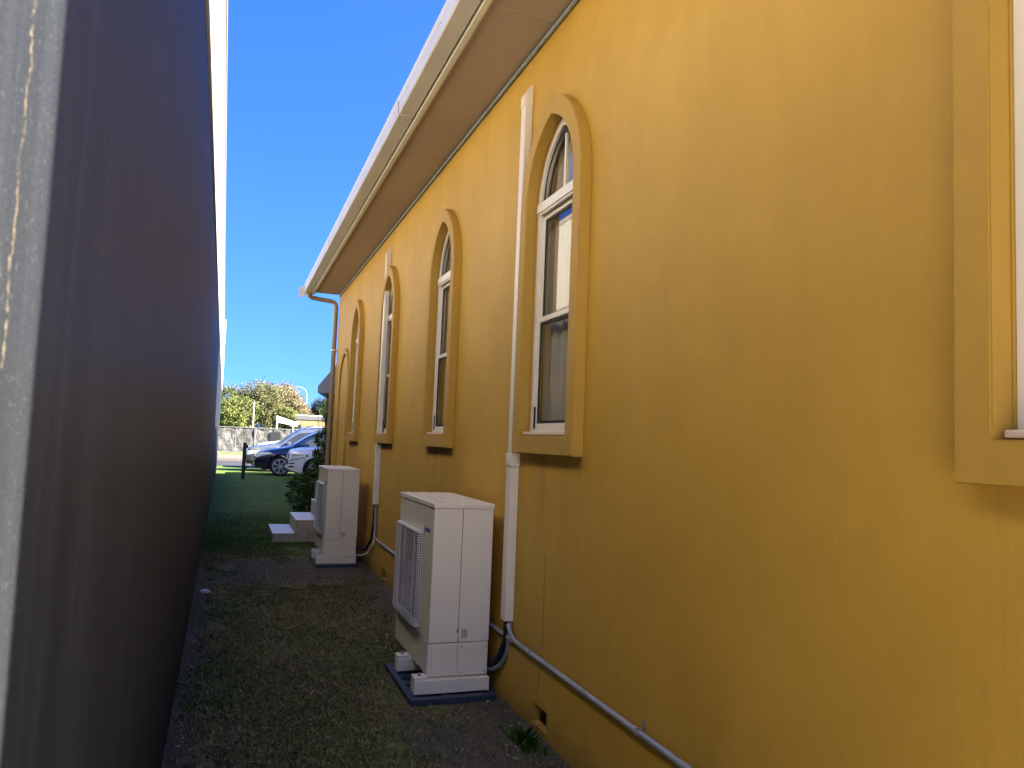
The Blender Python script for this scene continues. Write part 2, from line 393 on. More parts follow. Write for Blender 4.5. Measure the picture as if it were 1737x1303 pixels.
# eaves
t = MB(); t.box(2.7, 9.4, Y1+.01, 18.3, -.2, 3.7); t.prism([(2.5, Y1+.01, 3.7), (6.05, Y1+.01, 5.0), (9.6, Y1+.01, 3.7)], (0, 5.4, 0)); P(t.build('shade_wing', 'ochre', church))  # unseen wing behind the church, added so its shadow covers the lawn
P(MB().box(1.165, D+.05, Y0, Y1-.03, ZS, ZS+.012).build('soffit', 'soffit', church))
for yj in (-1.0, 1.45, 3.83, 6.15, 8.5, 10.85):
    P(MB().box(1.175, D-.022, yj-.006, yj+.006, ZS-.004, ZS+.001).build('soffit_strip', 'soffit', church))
t = MB(); t.box(1.12, 1.148, Y0, Y1-.01, 3.785, 3.93); t.box(1.148, 1.166, Y0, Y1-.01, 3.80, 3.83)
P(t.build('fascia', 'fascia', church))
# quad gutter with rolled lip (outer skin only, open on top)
pr = [(1.108, 3.925), (1.108, 3.805), (1.100, 3.800), (1.002, 3.800), (.994, 3.806), (.990, 3.90), (.982, 3.918), (.988, 3.928), (.998, 3.922), (1.0, 3.90), (1.002, 3.81), (1.10, 3.808), (1.102, 3.925)]
t = MB(); t.prism([(x, Y0, z) for x, z in pr], (0, Y1-Y0, 0))
gt = P(t.build('gutter', 'gutter', church))
y = Y0+.3
while y < Y1: MB().tube([(.994, y, 3.868), (.9875, y, 3.868)], .0045, 8).build('rivet', 'metal', gt); y += .45
for yj in (5.4, 9.6):
    MB().prism([(x-.003 if x < 1.05 else x, yj, z-.003) for x, z in ((1.105, 3.80), (1.0, 3.798), (.991, 3.806), (.987, 3.90), (.99, 3.90), (.995, 3.81), (1.105, 3.806))], (0, .05, 0)).build('joint', 'gutter', gt)
# gutter end piece and barge end
t = MB(); t.box(.985, 1.112, Y1, Y1+.012, 3.795, 3.93)
t.prism([(.90, Y1+.014, 3.70), (.905, Y1+.014, 3.87), (1.0, Y1+.014, 3.93), (1.17, Y1+.014, 3.98), (1.17, Y1+.014, 3.79), (1.0, Y1+.014, 3.76)], (0, .018, 0))
P(t.build('barge_end', 'fascia', church))
# roof sheets, both slopes, barge
tan = math.tan(R(21)); xm = (D+X1)/2; zr = 3.95+(xm-1.02)*tan
t = MB(); t.prism([(1.02, Y0, 3.935), (xm, Y0, zr), (2*xm-1.02, Y0, 3.935), (2*xm-1.02, Y0, 3.96), (xm, Y0, zr+.03), (1.02, Y0, 3.96)], (0, Y1-Y0+.2, 0))
t.prism([(1.15, Y1-.02, 3.93), (xm, Y1-.02, zr-.05), (2*xm-1.15, Y1-.02, 3.93)], (0, .02, 0)); t.prism([(1.15, Y0, 3.93), (xm, Y0, zr-.05), (2*xm-1.15, Y0, 3.93)], (0, .02, 0))
P(t.build('roof', 'roof', church))
# pipes on the wall
P(MB().tube([(1.556, Y0, 3.787), (1.556, Y1-.05, 3.787)], .0125, 12).build('eave_pipe', 'conduit_green', church, True))
t = MB()
t.tube([(1.545, Y0+.02, .374), (1.545, 1.2, .374), (1.545, 2.72, .374), (1.546, 4.02, .374), (1.546, 4.09, .378), (1.545, 4.15, .398), (1.545, 4.19, .44), (1.545, 4.20, .48)], .0125, 14)
t.tube([(1.548, 4.13, .368), (1.548, 8.0, .368), (1.548, 8.42, .372), (1.548, 8.5, .40), (1.548, 8.53, .47), (1.548, 8.54, .72)], .0125, 12)
for y in (2.72, 3.86, 5.6): t.tube([(1.545, y-.02, .374), (1.545, y+.02, .374)], .0145, 14)
cd = P(t.build('conduit_pipe', 'conduit', church, True))
for y in (1.4, 2.70, 3.83, 5.6, 7.2):
    t = MB(); t.box(D-.004, D-.0005, y-.006, y+.006, .37, .42); t.tube([(D-.001, y, .408), (D-.007, y, .408)], .005, 8); t.box(1.529, 1.5575, y-.006, y+.006, .3875, .3905)
    t.build('clip', 'metal', cd)
# windows
def window(cy, i):
    O = arch(cy, .415, 1.41, ZSP, 3.35); I = arch(cy, .322, 1.508, ZSP, 3.238)
    t = MB(); t.ring(O, I, 1.511, D+.0015); I2 = arch(cy, .322, 1.508, ZSP, 3.238)
    t.ring(arch(cy, .34, 1.49, ZSP, 3.258), I2, D+.002, 1.68)
    wn = P(t.build('window', 'ochre_trim', church, False, .004))
    F = arch(cy, .285, 1.545, ZSP, 3.19)
    t = MB(); t.ring(arch(cy, .3215, 1.53, ZSP, 3.2375), F, 1.585, 1.625)
    t.box(1.574, 1.64, cy-.319, cy+.319, 2.775, 2.83); t.box(1.580, 1.60, cy-.319, cy+.319, 2.762, 2.7735)
    t.build('frame', 'white_alu', wn, False, .002)
    MB().box(1.604, 1.616, cy-.010, cy+.010, 2.83, 3.20).build('glazing_bar', 'white_alu', wn)
    def sash(z0, z1, x, wd, nm):
        t = MB(); t.ring(rect(cy-.285, cy+.285, z0, z1), rect(cy-.285+wd, cy+.285-wd, z0+wd, z1-wd), x, x+.018)
        s_ = t.build(nm, 'white_alu', wn, False, .002); return s_
    sash(2.125, 2.762, 1.606, .026, 'sash'); sash(1.5455, 2.172, 1.592, .030, 'sash')
    # dark rubber gaskets
    t = MB()
    t.ring(rect(cy-.258, cy+.258, 2.152, 2.735), rect(cy-.243, cy+.243, 2.167, 2.72), 1.610, 1.614)
    t.ring(rect(cy-.254, cy+.254, 1.577, 2.141), rect(cy-.236, cy+.236, 1.592, 2.126), 1.597, 1.601)
    t.ring(arch(cy, .284, 2.8305, ZSP+.035, 3.19), arch(cy, .262, 2.845, ZSP+.04, 3.15), 1.600, 1.603)
    t.build('gasket', 'black', wn)
    t = MB(); t.poly([(1.6155, y, z) for y, z in rect(cy-.25, cy+.25, 2.16, 2.73)]); t.poly([(1.6025, y, z) for y, z in rect(cy-.245, cy+.245, 1.585, 2.135)])
    t.poly([(1.618, y, z) for y, z in arch(cy, .283, 2.832, 2.85, 3.185)])
    t.build('pane', 'glass', wn)
    MB().box(1.540, 1.584, cy-.317, cy+.317, 1.512, 1.5295, .003).build('sill', 'sill', wn)
    MB().box(1.586, 1.5915, cy+.262, cy+.280, 1.55, 1.67, .001).build('latch', 'black', wn)
    # curtain inside
    t = MB(); ys = np.linspace(cy-.26, cy+.36, 90); prev = None
    for y in ys:
        x = 1.672+.014*math.sin(y*95+i)+.01*math.sin(y*41)
        v = (t.bm.verts.new((x, y, 1.3)), t.bm.verts.new((x, y, 3.3)))
        if prev: t.bm.faces.new((prev[0], v[0], v[1], prev[1]))
        prev = v
    t.build('curtain', 'curtain', wn, True)
    return wn
for i, cy in enumerate(WIN): window(cy, i)
# cable ducts (pipe covers) down the wall
def duct(y, w, zsplit, zbot):
    t = MB()
    t.box(D-.050, D-.001, y, y+w, zsplit+.04, 3.48, .004)
    d = t.build('pipe_cover', 'cream_pvc', church); P(d)
    # hooded end cap
    c = MB(); pts = [(D-.001, 3.60), (D-.012, 3.60), (D-.034, 3.565), (D-.053, 3.535), (D-.054, 3.47), (D-.001, 3.47)]
    c.prism([(x, y-.003, z) for x, z in pts], (0, w+.006, 0)); c.build('end_cap', 'cream_pvc', d, False, .002)
    c = MB(); c.box(D-.058, D-.001, y-.012, y+w+.012, zsplit-.035, zsplit+.04, .004); c.box(D-.062, D-.058, y+.01, y+w-.01, zsplit-.02, zsplit+.03, .001)
    c.build('coupling', 'cream_pvc', d)
    c = MB(); c.box(D-.053, D-.001, y-.004, y+w+.006, zbot, zsplit-.035, .004); c.build('lower_cover', 'cream_pvc', d)
duct(4.185, .066, 1.365, .46); duct(8.52, .075, 1.35, .74)
# downpipe with elbows and strap
t = MB(); x, yy = 1.525, 13.035
t.tube([(1.06, 12.93, 3.80), (1.065, 12.97, 3.765), (1.12, 13.02, 3.735), (1.30, yy, 3.715), (1.44, yy, 3.705), (1.50, yy, 3.685), (x, yy, 3.63), (x, yy, .05)], .037, 16)
dp = P(t.build('downpipe', 'downpipe', church, True))
t = MB(); t.tube([(x, yy, 2.875), (x, yy, 2.90)], .0465, 16); t.box(x+.02, x+.06, yy-.02, yy-.005, 2.87, 2.905); t.build('strap', 'white_alu', dp)
# side door
t = MB(); O = arch(11.80, .50, .53, 2.25, 2.80); I = arch(11.80, .44, .53, 2.25, 2.72)
t.ring(O, I, D-.03, D-.0015); dr = P(t.build('door', 'ochre_trim', church))
t = MB(); t.poly([(D-.006, y, z) for y, z in arch(11.80, .44, .53, 2.25, 2.72)]); t.build('leaf', 'ochre', dr)
t = MB(); t.tube([(D-.005, 12.2, 1.72), (D-.07, 12.2, 1.72), (D-.075, 12.13, 1.72)], .011, 8); t.build('handle', 'metal', dr)

# ------------------------------------------------------------------ left building
lb = thing('grey_building', 'long dark grey wall with a pale upper storey on the left side of the alley', 'building')
def LX(y): return -.160-.0080*y
def lslab(name, m, ya, yb, za, zb, off, th=.3):
    t = MB(); A, B = LX(ya)+off, LX(yb)+off
    t.prism([(A, ya, za), (B, yb, za), (B-th, yb, za), (A-th, ya, za)], (0, 0, zb-za)); return t.build(name, m, lb)
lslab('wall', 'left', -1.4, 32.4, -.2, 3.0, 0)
lslab('upper_wall', 'cream', -1.4, 32.4, 3.0, 4.02, .010, .6)
lslab('parapet_cap', 'cap', -1.4, 32.4, 4.02, 4.065, .018, .7)
t = MB(); t.box(-9, -.9, -1.4, 32.4, -.2, 4.0); t.build('rear_block', 'cream', lb)
t = MB(); t.box(LX(20)+.0, LX(20)+.05, 20, 20.4, 3.1, 4.2, .01); t.build('rainhead', 'offwhite', lb)

# ------------------------------------------------------------------ outdoor units
def ac_unit():
    u = thing('air_conditioner', 'nearer beige outdoor air conditioner with blue badge, on a blue grey pad', 'air conditioner', (1.137, 4.39, 0), 'outdoor units beside the church')
    dx, W, z0, z1 = .362, .94, .113, 1.10
    t = MB(); t.box(0, dx, 0, W, z0+.19, z1-.028, .006)
    t.build('casing', 'ac', u)
    t = MB(); t.box(.004, dx-.002, .004, W-.004, z0, z0+.187, .006); cs = t.build('lower_casing', 'ac', u)
    # front lip of the lower casing
    t = MB(); t.box(-.003, .0035, .0, .11, z0+.012, z0+.186, .001); t.build('service_cover', 'ac', cs)
    t = MB(); t.box(.02, dx*.47, -.004, .0035, z0+.012, z0+.182, .0015); t.build('side_cover', 'ac', cs)
    t = MB(); t.box(dx*.49, dx-.006, -.006, .0035, z0+.006, z0+.185, .002)
    for k in range(3): t.box(dx*.62, dx*.86, -.0085, -.0055, z0+.150+.010*k, z0+.155+.010*k)
    t.box(dx*.53, dx*.93, -.0085, -.0055, z0+.036, z0+.039); t.box(dx*.53, dx*.93, -.0085, -.0055, z0+.138, z0+.141)
    hc = t.build('handle_cover', 'ac', cs)
    for a, b in ((.54, .165), (.94, .165), (.54, .022), (.94, .022)): MB().tube([(dx*a, -.005, z0+b), (dx*a, -.0105, z0+b)], .006, 10).build('screw', 'metal', hc)
    t = MB(); t.box(-.006, dx+.004, -.006, W+.006, z1-.030, z1-.002, .004)
    tp = t.build('top_panel', 'ac', u)
    for x in (.035, .13, .235): MB().box(x, x+.020, .06, W-.06, z1-.003, z1+.004, .002).build('rib', 'white_alu', tp)
    # vertical seam on the near side, label, cable slot
    MB().box(dx*.475, dx*.483, -.0012, .001, z0+.19, z1-.03).build('seam', 'ac_dark', u)
    MB().box(dx*.46, dx*.475, -.002, .001, z0+.245, z0+.268).build('slot', 'ac_dark', u)
    MB().box(dx*.53, dx*.63, -.0016, .001, z0+.215, z0+.265).build('sticker', 'label', u)
    t = MB(); t.box(-.0022, .001, .085, .205, .918, .940, .0008); t.box(-.0022, .001, .208, .216, .900, .955, .0008); t.build('badge', 'blue', u)
    t = MB(); t.box(-.0020, .001, .12, .165, .50, .56, .0008); t.build('sticker', 'white_alu', u)
    for yy, zz in ((.03, 1.078), (.45, 1.078), (.91, 1.078), (.2, 1.078), (.18, z0+.02), (.62, z0+.02), (.9, z0+.05)):
        MB().tube([(.001, yy, zz), (-.0095, yy, zz)], .0045, 8).build('screw', 'metal', u)
    # fan opening behind the grille
    y0, y1, za, zb = .255, .885, .345, .905; xf = -.038
    t = MB(); t.box(-.0015, .001, y0+.02, y1-.02, za+.02, zb-.02); t.build('fan_opening', 'ac_dark', u)
    t = MB(); c = ((y0+y1)/2, (za+zb)/2)
    for k in range(3):
        a0 = k*2*math.pi/3; pts = []
        for q in range(7): a = a0+q*.16; pts.append((a, .25))
        vi = [t.bm.verts.new((-.003-.012*q/6, c[0]+.06*math.cos(a0+q*.16), c[1]+.06*math.sin(a0+q*.16))) for q in range(7)]
        vo = [t.bm.verts.new((-.003-.016*q/6, c[0]+.24*math.cos(a0+.1+q*.2), c[1]+.24*math.sin(a0+.1+q*.2))) for q in range(7)]
        for q in range(6): t.bm.faces.new((vi[q], vi[q+1], vo[q+1], vo[q]))
    t.tube([(-.002, c[0], c[1]), (-.020, c[0], c[1])], .065, 16); t.build('fan', 'pad', u)
    # wire cage
    t = MB(); N = 37
    for k in range(N):
        z = za+.018+(zb-za-.04)*k/(N-1)
        path = [(0, y0, z), (xf*.55, y0+.004, z), (xf*.9, y0+.02, z), (xf, y0+.06, z), (xf, (y0+y1)/2, z), (xf, y1-.06, z), (xf*.9, y1-.02, z), (xf*.55, y1-.004, z), (0, y1, z)]
        t.tube(path, .0026, 5, False)
    for yy in (y0+.045, (y0+y1)/2, y1-.045):
        t.tube([(xf-.003, yy, za+.01), (xf-.003, yy, zb-.015)], .0022, 5)
    for yy in (y0+.0, y1): t.tube([(xf*.45, yy, za+.01), (xf*.45, yy, zb-.015)], .0026, 5)
    for xx in (xf*.15, xf*.7): t.tube([(xx, y0-.001+(.006 if xx < xf*.5 else 0), za+.01), (xx, y0-.001+(.006 if xx < xf*.5 else 0), zb-.015)], .0024, 5)
    gr = t.build('fan_grille', 'wire', u)
    for z, s in ((zb-.012, 1), (za-.006, -1)):
        pts = [(0, y0-.006), (xf*.6, y0), (xf*.95, y0+.02), (xf*1.03, y0+.06), (xf*1.03, y1-.06), (xf*.95, y1-.02), (xf*.6, y1), (0, y1+.006)]
        MB().prism([(x, y, z) for x, y in pts], (0, 0, .016)).build('grille_band', 'wire', gr, False, .004)
    # feet
    for yy in (-.040, .42):
        t = MB(); t.box(-.082, dx, yy, yy+.085, .035, z0-.003, .003); t.box(-.082, -.006, yy+.004, yy+.081, z0-.004, z0+.017, .003)
        ft = t.build('foot', 'ac', u)
        t = MB(); t.tube([(-.045, yy+.04, z0+.015), (-.045, yy+.04, z0+.035)], .007, 8); t.tube([(-.045, yy+.04, z0+.016), (-.045, yy+.04, z0+.020)], .014, 12); t.build('bolt', 'metal', ft)
    # pipes to the duct
    t = MB(); t.tube([(D-1.137-.028, -.185, .50), (D-1.137-.028, -.183, .42), (D-1.137-.028, -.16, .33), (D-1.137-.035, -.09, .23), (D-1.137-.045, .03, .16), (dx-.01, .12, .18)], .021, 12)
    t.build('refrigerant_pipe', 'black', u, True)
    t = MB(); t.tube([(D-1.137-.012, -.19, .48), (D-1.137-.018, -.19, .36), (D-1.137-.02, -.165, .27), (D-1.137-.03, -.10, .19), (D-1.137-.04, 0, .14), (dx-.01, .10, .13)], .0115, 12)
    t.build('cable_sleeve', 'conduit', u, True)
    return u
u1 = ac_unit()
u2 = copy_tree(u1); u2.location = (1.07, 9.02, 0)
tag(u2, 'smaller farther beige outdoor air conditioner on bare soil beside the concrete steps')
for ch in u2.children:
    if ch.name.startswith(('refrigerant_pipe', 'cable_sleeve')):
        old = ch; t = MB(); q = .060
        if ch.name.startswith('refrigerant'): t.tube([(.47, -.46, .78), (.468, -.45, .55), (.46, -.40, .35), (.43, -.25, .22), (.38, -.02, .2), (.35, .1, .2)], .016, 10)
        else: t.tube([(.485, -.47, .78), (.484, -.47, .45), (.475, -.44, .30), (.45, -.33, .19), (.40, -.1, .13), (.35, .06, .12)], .010, 10)
        n = t.build('tmp', 'black' if ch.name.startswith('ref') else 'cream_pvc', None, True); ch.data = n.data; bpy.data.objects.remove(n)
# mounting pads
def pad(x, y, w, l, label, m='pad'):
    t = MB(); t.box(0, w, 0, .05, 0, .034, .003); t.box(0, w, l-.05, l, 0, .034, .003); t.box(0, .035, .05, l-.05, 0, .034, .003); t.box(w-.035, w, .05, l-.05, 0, .034, .003)
    t.box(.035, w-.035, .05, l-.05, 0, .014)
    for k in range(1, 5): yy = .05+(l-.1)*k/5; t.box(.035, w-.035, yy-.006, yy+.006, .012, .032)
    t.box(.2, .225, .0500, l-.05, .012, .033)
    o = t.build('mounting_pad', m); o.location = (x, y, 0); return tag(o, label, 'mounting pad', 'plastic pads under the units')
pad(1.02, 4.27, .50, .74, 'blue grey ribbed plastic pad under the nearer air conditioner')
pad(.99, 8.93, .46, .72, 'dark plastic pad under the farther air conditioner')

# ------------------------------------------------------------------ steps
st = thing('concrete_steps', 'short flight of concrete steps with pale blue tops leading to the side door', 'steps', (1.56, 11.6, 0))
def SP(o): o.location = (-1.56, -11.6, 0); return o
for (xa, xb, h) in ((.625, .918, .115), (.921, 1.218, .295), (1.221, 1.556, .50)):
    s_ = SP(MB().box(xa, xb, 11.08, 12.2, 0, h, .006).build('step', 'concrete', st))
    MB().box(xa-.004, xb+.0 if xb < 1.5 else xb, 11.076, 12.204, h+.0005, h+.008, .002).build('tread', 'tile', s_)

# ------------------------------------------------------------------ leaves
def leaf_mesh(name, m, pts, size, parent=None, aspect=2.0, up=.0, tint=None):
    n = len(pts); P_ = np.asarray(pts, float)
    d = rng.normal(size=(n, 3)); d[:, 2] += up; d /= np.linalg.norm(d, axis=1)[:, None]
    e = rng.normal(size=(n, 3)); e -= (e*d).sum(1)[:, None]*d; e /= np.linalg.norm(e, axis=1)[:, None]
    s = size*(.6+.8*rng.random(n))[:, None]
    V = np.stack([P_-d*s*.5, P_+e*s*.5/aspect, P_+d*s*.5, P_-e*s*.5/aspect], 1).reshape(-1, 3)
    me = bpy.data.meshes.new(name); me.vertices.add(4*n); me.vertices.foreach_set('co', V.ravel())
    me.loops.add(4*n); me.loops.foreach_set('vertex_index', np.arange(4*n, dtype=np.int32))
    me.polygons.add(n); me.polygons.foreach_set('loop_start', np.arange(0, 4*n, 4, dtype=np.int32))
    me.update(calc_edges=True); me.materials.append(m if not isinstance(m, str) else MAT[m])
    o = bpy.data.objects.new(name, me); COL.objects.link(o); o.parent = parent; return o
def blobs(n, cs, rs, k):
    """n clumps inside ellipsoid centres cs, k leaves in each"""
    out = []
    for _ in range(n):
        i = rng.integers(len(cs)); c = np.array(cs[i]); r = np.array(rs[i])
        v = rng.normal(size=3); v /= np.linalg.norm(v); q = c+v*r*(.55+.5*rng.random())
        out.append(q+rng.normal(size=(k, 3))*r*np.array([.17, .17, .13]))
    return np.concatenate(out)
def tree(name, label, x, y, h, wd, mat, n=90, k=60, leaf=.24, group=None):
    t_ = thing(name, label, 'tree', (x, y, 0), group)
    t = MB(); t.tube([(0, 0, -.1), (.1, 0, h*.25), (-.05, .1, h*.5), (0, 0, h*.75)], [.22, .17, .12, .05], 8)
    for q in range(6):
        a = q*1.05+rng.random(); t.tube([(0, 0, h*(.22+.06*q)), (math.cos(a)*wd*.22, math.sin(a)*wd*.22, h*(.4+.06*q)), (math.cos(a)*wd*.4, math.sin(a)*wd*.4, h*(.5+.06*q))], [.1, .06, .02], 6)
    t.build('trunk', 'bark', t_)
    cs = []; rs = []
    for q in range(9):
        a = rng.random()*6.28; r_ = wd*.5*rng.random()**.6*.75
        cs.append((math.cos(a)*r_, math.sin(a)*r_, h*(.22+.55*rng.random()))); rs.append((wd*.22, wd*.22, h*.17))
    cs.append((0, 0, h*.75)); rs.append((wd*.25, wd*.25, h*.2))
    leaf_mesh('crown', mat, blobs(n, cs, rs, k), leaf, t_, 1.7)
    return t_
LM = [leafmat('olive_leaf', (.115, .112, .045)), leafmat('grey_olive_leaf', (.16, .132, .072)), leafmat('yellow_green_leaf', (.10, .118, .030)), leafmat('dark_green_leaf', (.035, .06, .022))]
G = 'trees beyond the fenced lot'
specs = [  # label, x, y, h, w, mat
 ('bright green topped tree at the far left beside the dark wall', -2.3, 76, 7.0, 6.0, 2),
 ('rounded yellow olive tree low behind the left fence panels', .4, 66, 4.7, 4.2, 2),
 ('broad olive tree filling the middle of the far tree line', 2.0, 76, 6.8, 6.8, 0),
 ('greyish brown scrubby tree right of the middle of the far tree line', 4.5, 82, 7.0, 6.4, 1),
 ('sloping grey brown tree at the right end of the pale tree line', 6.3, 86, 5.6, 4.4, 1),
 ('small bright green tree growing beside the white board', 4.3, 68, 3.9, 2.6, 2),
 ('dark green tree standing right of the tall street lamp', 9.4, 88, 6.0, 4.2, 3)]
for l, x, y, h, wd, mi in specs: tree('tree', l, x, y, h, wd, LM[mi], 700, 70, .13, G)
for x, y, h, mi in ((-9, 74, 6.5, 0), (-15, 80, 7, 1), (14.5, 84, 6.5, 0), (20, 80, 7, 3), (27, 86, 7, 0)):
    tree('tree', {-9: 'olive tree hidden behind the dark wall, nearer one', -15: 'grey olive tree hidden behind the dark wall, farther one', 14.5: 'olive tree hidden behind the church, first of three', 20: 'dark tree hidden behind the church, middle of three', 27: 'olive tree hidden behind the church, last of three'}[x], x, y, h, 6.5, LM[mi], 120, 50, .3, G)

# shrubs beside the church corner
sh = thing('shrub', 'low spreading dark green shrub beside the concrete steps', 'shrub', (1.45, 14.4, 0))
cs = [(0, 0, .35), (-.10, .5, .45), (.1, 1.0, .5), (.25, 1.5, .55), (.0, -.3, .30), (.2, 2.0, .5), (-.05, 1.6, .3)]
leaf_mesh('foliage', 'leaf_shrub', blobs(120, cs, [(.26, .3, .28)]*7, 55), .05, sh, 1.5, .4)
t = MB()
for q in range(9): t.tube([(.1, q*.25-.3, 0), (.05+.1*random.random(), q*.25-.3, .3), (-.1+.4*random.random(), q*.25-.35, .6)], [.012, .009, .004], 5)
t.build('stem', 'bark', sh)
sh = thing('tall_shrub', 'tall leafy shrub against the stone wall behind the downpipe', 'shrub', (1.95, 17.0, 0))
leaf_mesh('foliage', 'leaf_shrub', blobs(90, [(0, 0, .9), (-.08, .2, 1.3), (.05, 0, 1.7), (.1, .2, .6), (-.1, .1, 1.0)], [(.15, .22, .32)]*5, 40), .07, sh, 2.2)
t = MB()
for q in range(5): t.tube([(.05*q-.1, 0, 0), (.05*q-.1, .05, 1), (.08*q-.2, .1, 1.9)], [.014, .01, .004], 5)
t.build('stem', 'bark', sh)
pt = thing('flower_pot', 'low dark plastic pot half under the shrub', 'flower pot', (1.28, 14.6, 0))
t = MB(); t.tube([(0, 0, 0), (0, 0, .17), (0, 0, .175), (0, 0, .20)], [.10, .135, .15, .15], 18); t.build('pot', 'black', pt)
leaf_mesh('plant', 'leaf_shrub', rng.normal(size=(160, 3))*.07+np.array([0, 0, .27]), .07, pt, 2.5, .6)

# weed by the vent
wd_ = []
def blades(name, X, Y, Lmin, Lmax, wdt, cols, lean=.5, z=0):
    n = len(X); a = rng.random(n)*6.283; L_ = Lmin+(Lmax-Lmin)*rng.random(n)**1.5; ln = lean*(.3+rng.random(n))*L_
    b = a+1.57; ww = wdt*(.6+.8*rng.random(n))
    B = np.stack([X, Y, np.full(n, z-.003)], 1); side = np.stack([np.cos(b)*ww/2, np.sin(b)*ww/2, 0*b], 1)
    mid = B+np.stack([np.cos(a)*ln*.35, np.sin(a)*ln*.35, L_*.6], 1); tip = B+np.stack([np.cos(a)*ln, np.sin(a)*ln, L_], 1)
    V = np.stack([B-side, B+side, mid+side*.75, tip, mid-side*.75], 1).reshape(-1, 3)
    me = bpy.data.meshes.new(name); me.vertices.add(5*n); me.vertices.foreach_set('co', V.ravel())
    me.loops.add(5*n); me.loops.foreach_set('vertex_index', np.arange(5*n, dtype=np.int32))
    me.polygons.add(n); me.polygons.foreach_set('loop_start', np.arange(0, 5*n, 5, dtype=np.int32)); me.update(calc_edges=True)
    at = me.color_attributes.new('tint', 'FLOAT_COLOR', 'POINT'); c = np.repeat(np.concatenate([cols, np.ones((n, 1))], 1), 5, 0); at.data.foreach_set('color', c.ravel().astype(np.float32))
    me.materials.append(MAT['blade']); o = bpy.data.objects.new(name, me); COL.objects.link(o); return o
def vnoise(X, Y, s, seed):
    r = np.random.default_rng(seed).random((128, 128)); x = X*s; y = Y*s; xi = np.floor(x).astype(int); yi = np.floor(y).astype(int); fx = x-xi; fy = y-yi
    fx = fx*fx*(3-2*fx); fy = fy*fy*(3-2*fy); g_ = lambda a, b: r[a % 128, b % 128]
    return (g_(xi, yi)*(1-fx)+g_(xi+1, yi)*fx)*(1-fy)+(g_(xi, yi+1)*(1-fx)+g_(xi+1, yi+1)*fx)*fy
def field(N, x0, x1, y0, y1):
    u = rng.random(N); Y = y0+(y1-y0)*u**1.35; X = x0+(x1-x0)*rng.random(N)
    n1 = .5*vnoise(X, Y, 2.2, 1)+.3*vnoise(X, Y, 6, 2)+.2*vnoise(X, Y, 17, 3)
    w_ = (vnoise(X, Y, 3, 5)-.5)*.8
    w_ = w_*1.3+(vnoise(X, Y, 14, 11)-.5)*.7
    soil = ((Y+w_ > 7.9) & (Y+w_ < 9.6) & (X+w_*.4 > .05)) | (X+w_*.25 > 1.33) | ((X+w_*.28 < -.10) & (Y < 9)) | ((Y+w_ > 2.5) & (Y+w_ < 4.15) & (X+w_*.4 > .9))
    keep = rng.random(N) < np.where(soil, .14, np.clip(.25+1.8*(n1-.2), .12, 1))*np.clip((15.5-Y)/4.5, 0, 1)
    X, Y, n1 = X[keep], Y[keep], n1[keep]; n = len(X)
    gr = np.array([.10, .21, .04]); ol = np.array([.27, .28, .10]); st_ = np.array([.36, .31, .20]); br = np.array([.24, .17, .085])
    k = np.clip((n1-.35)*3, 0, 1)[:, None]; k = np.clip(k*.6+.8*(vnoise(X, Y, 1.3, 31)-.35)[:, None], 0, 1); c = br*(1-k)+ol*k
    far = np.clip((Y-9.3)/1.2, 0, 1)[:, None]; nearl = (np.clip((.75-X)/.8, 0, 1)*np.clip((vnoise(X, Y, 1.7, 21)-.3)*2.5, 0, 1))[:, None]*.9
    c = c*(1-far*.85)+gr*far*.85; c = c*(1-nearl)+gr*nearl
    c = c*(.30+1.5*rng.random((n, 1))**1.6); s_ = rng.random(n) < .035*(Y < 9.5); c[s_] = st_*(.6+.8*rng.random((s_.sum(), 1)))
    return X, Y, c
X, Y, c = field(420000, -.35, 1.56, 2.2, 15.5)
X2 = rng.random(90000)*5-.6; Y2 = 10.8+rng.random(90000)**1.4*24; n2 = vnoise(X2, Y2, 1.2, 8)[:, None]
k2 = np.clip((Y2-14)/12, 0, 1)[:, None]*.6+n2*.35
c2 = (np.array([.105, .22, .045])*(1-k2)+np.array([.19, .22, .075])*k2)*(.5+1.0*rng.random((90000, 1)))
o = blades('grass', np.concatenate([X, X2]), np.concatenate([Y, Y2]), .006, .024, .0032, np.concatenate([c, c2]), .9)
tag(o, 'short patchy mown grass growing along the alley', 'grass', kind='stuff')
# dry straw bits lying flat
n = 1800; X = rng.random(n)*1.5-.1; Y = 2.4+rng.random(n)**1.3*6
t = MB()
for x, y in zip(X, Y):
    a = random.random()*6.28; l = .008+.02*random.random(); w_ = .0012
    z = .012+.012*random.random(); dx_, dy_ = math.cos(a)*l, math.sin(a)*l; t.poly([(x-dy_*.08, y+dx_*.08, z), (x+dx_, y+dy_, z+.004), (x+dy_*.08, y-dx_*.08, z), (x-dx_, y-dy_, z-.002)])
tag(t.build('straw', simple('dry_straw', (.42, .36, .25), .8)), 'pale dry clippings scattered over the grass', 'straw', kind='stuff')
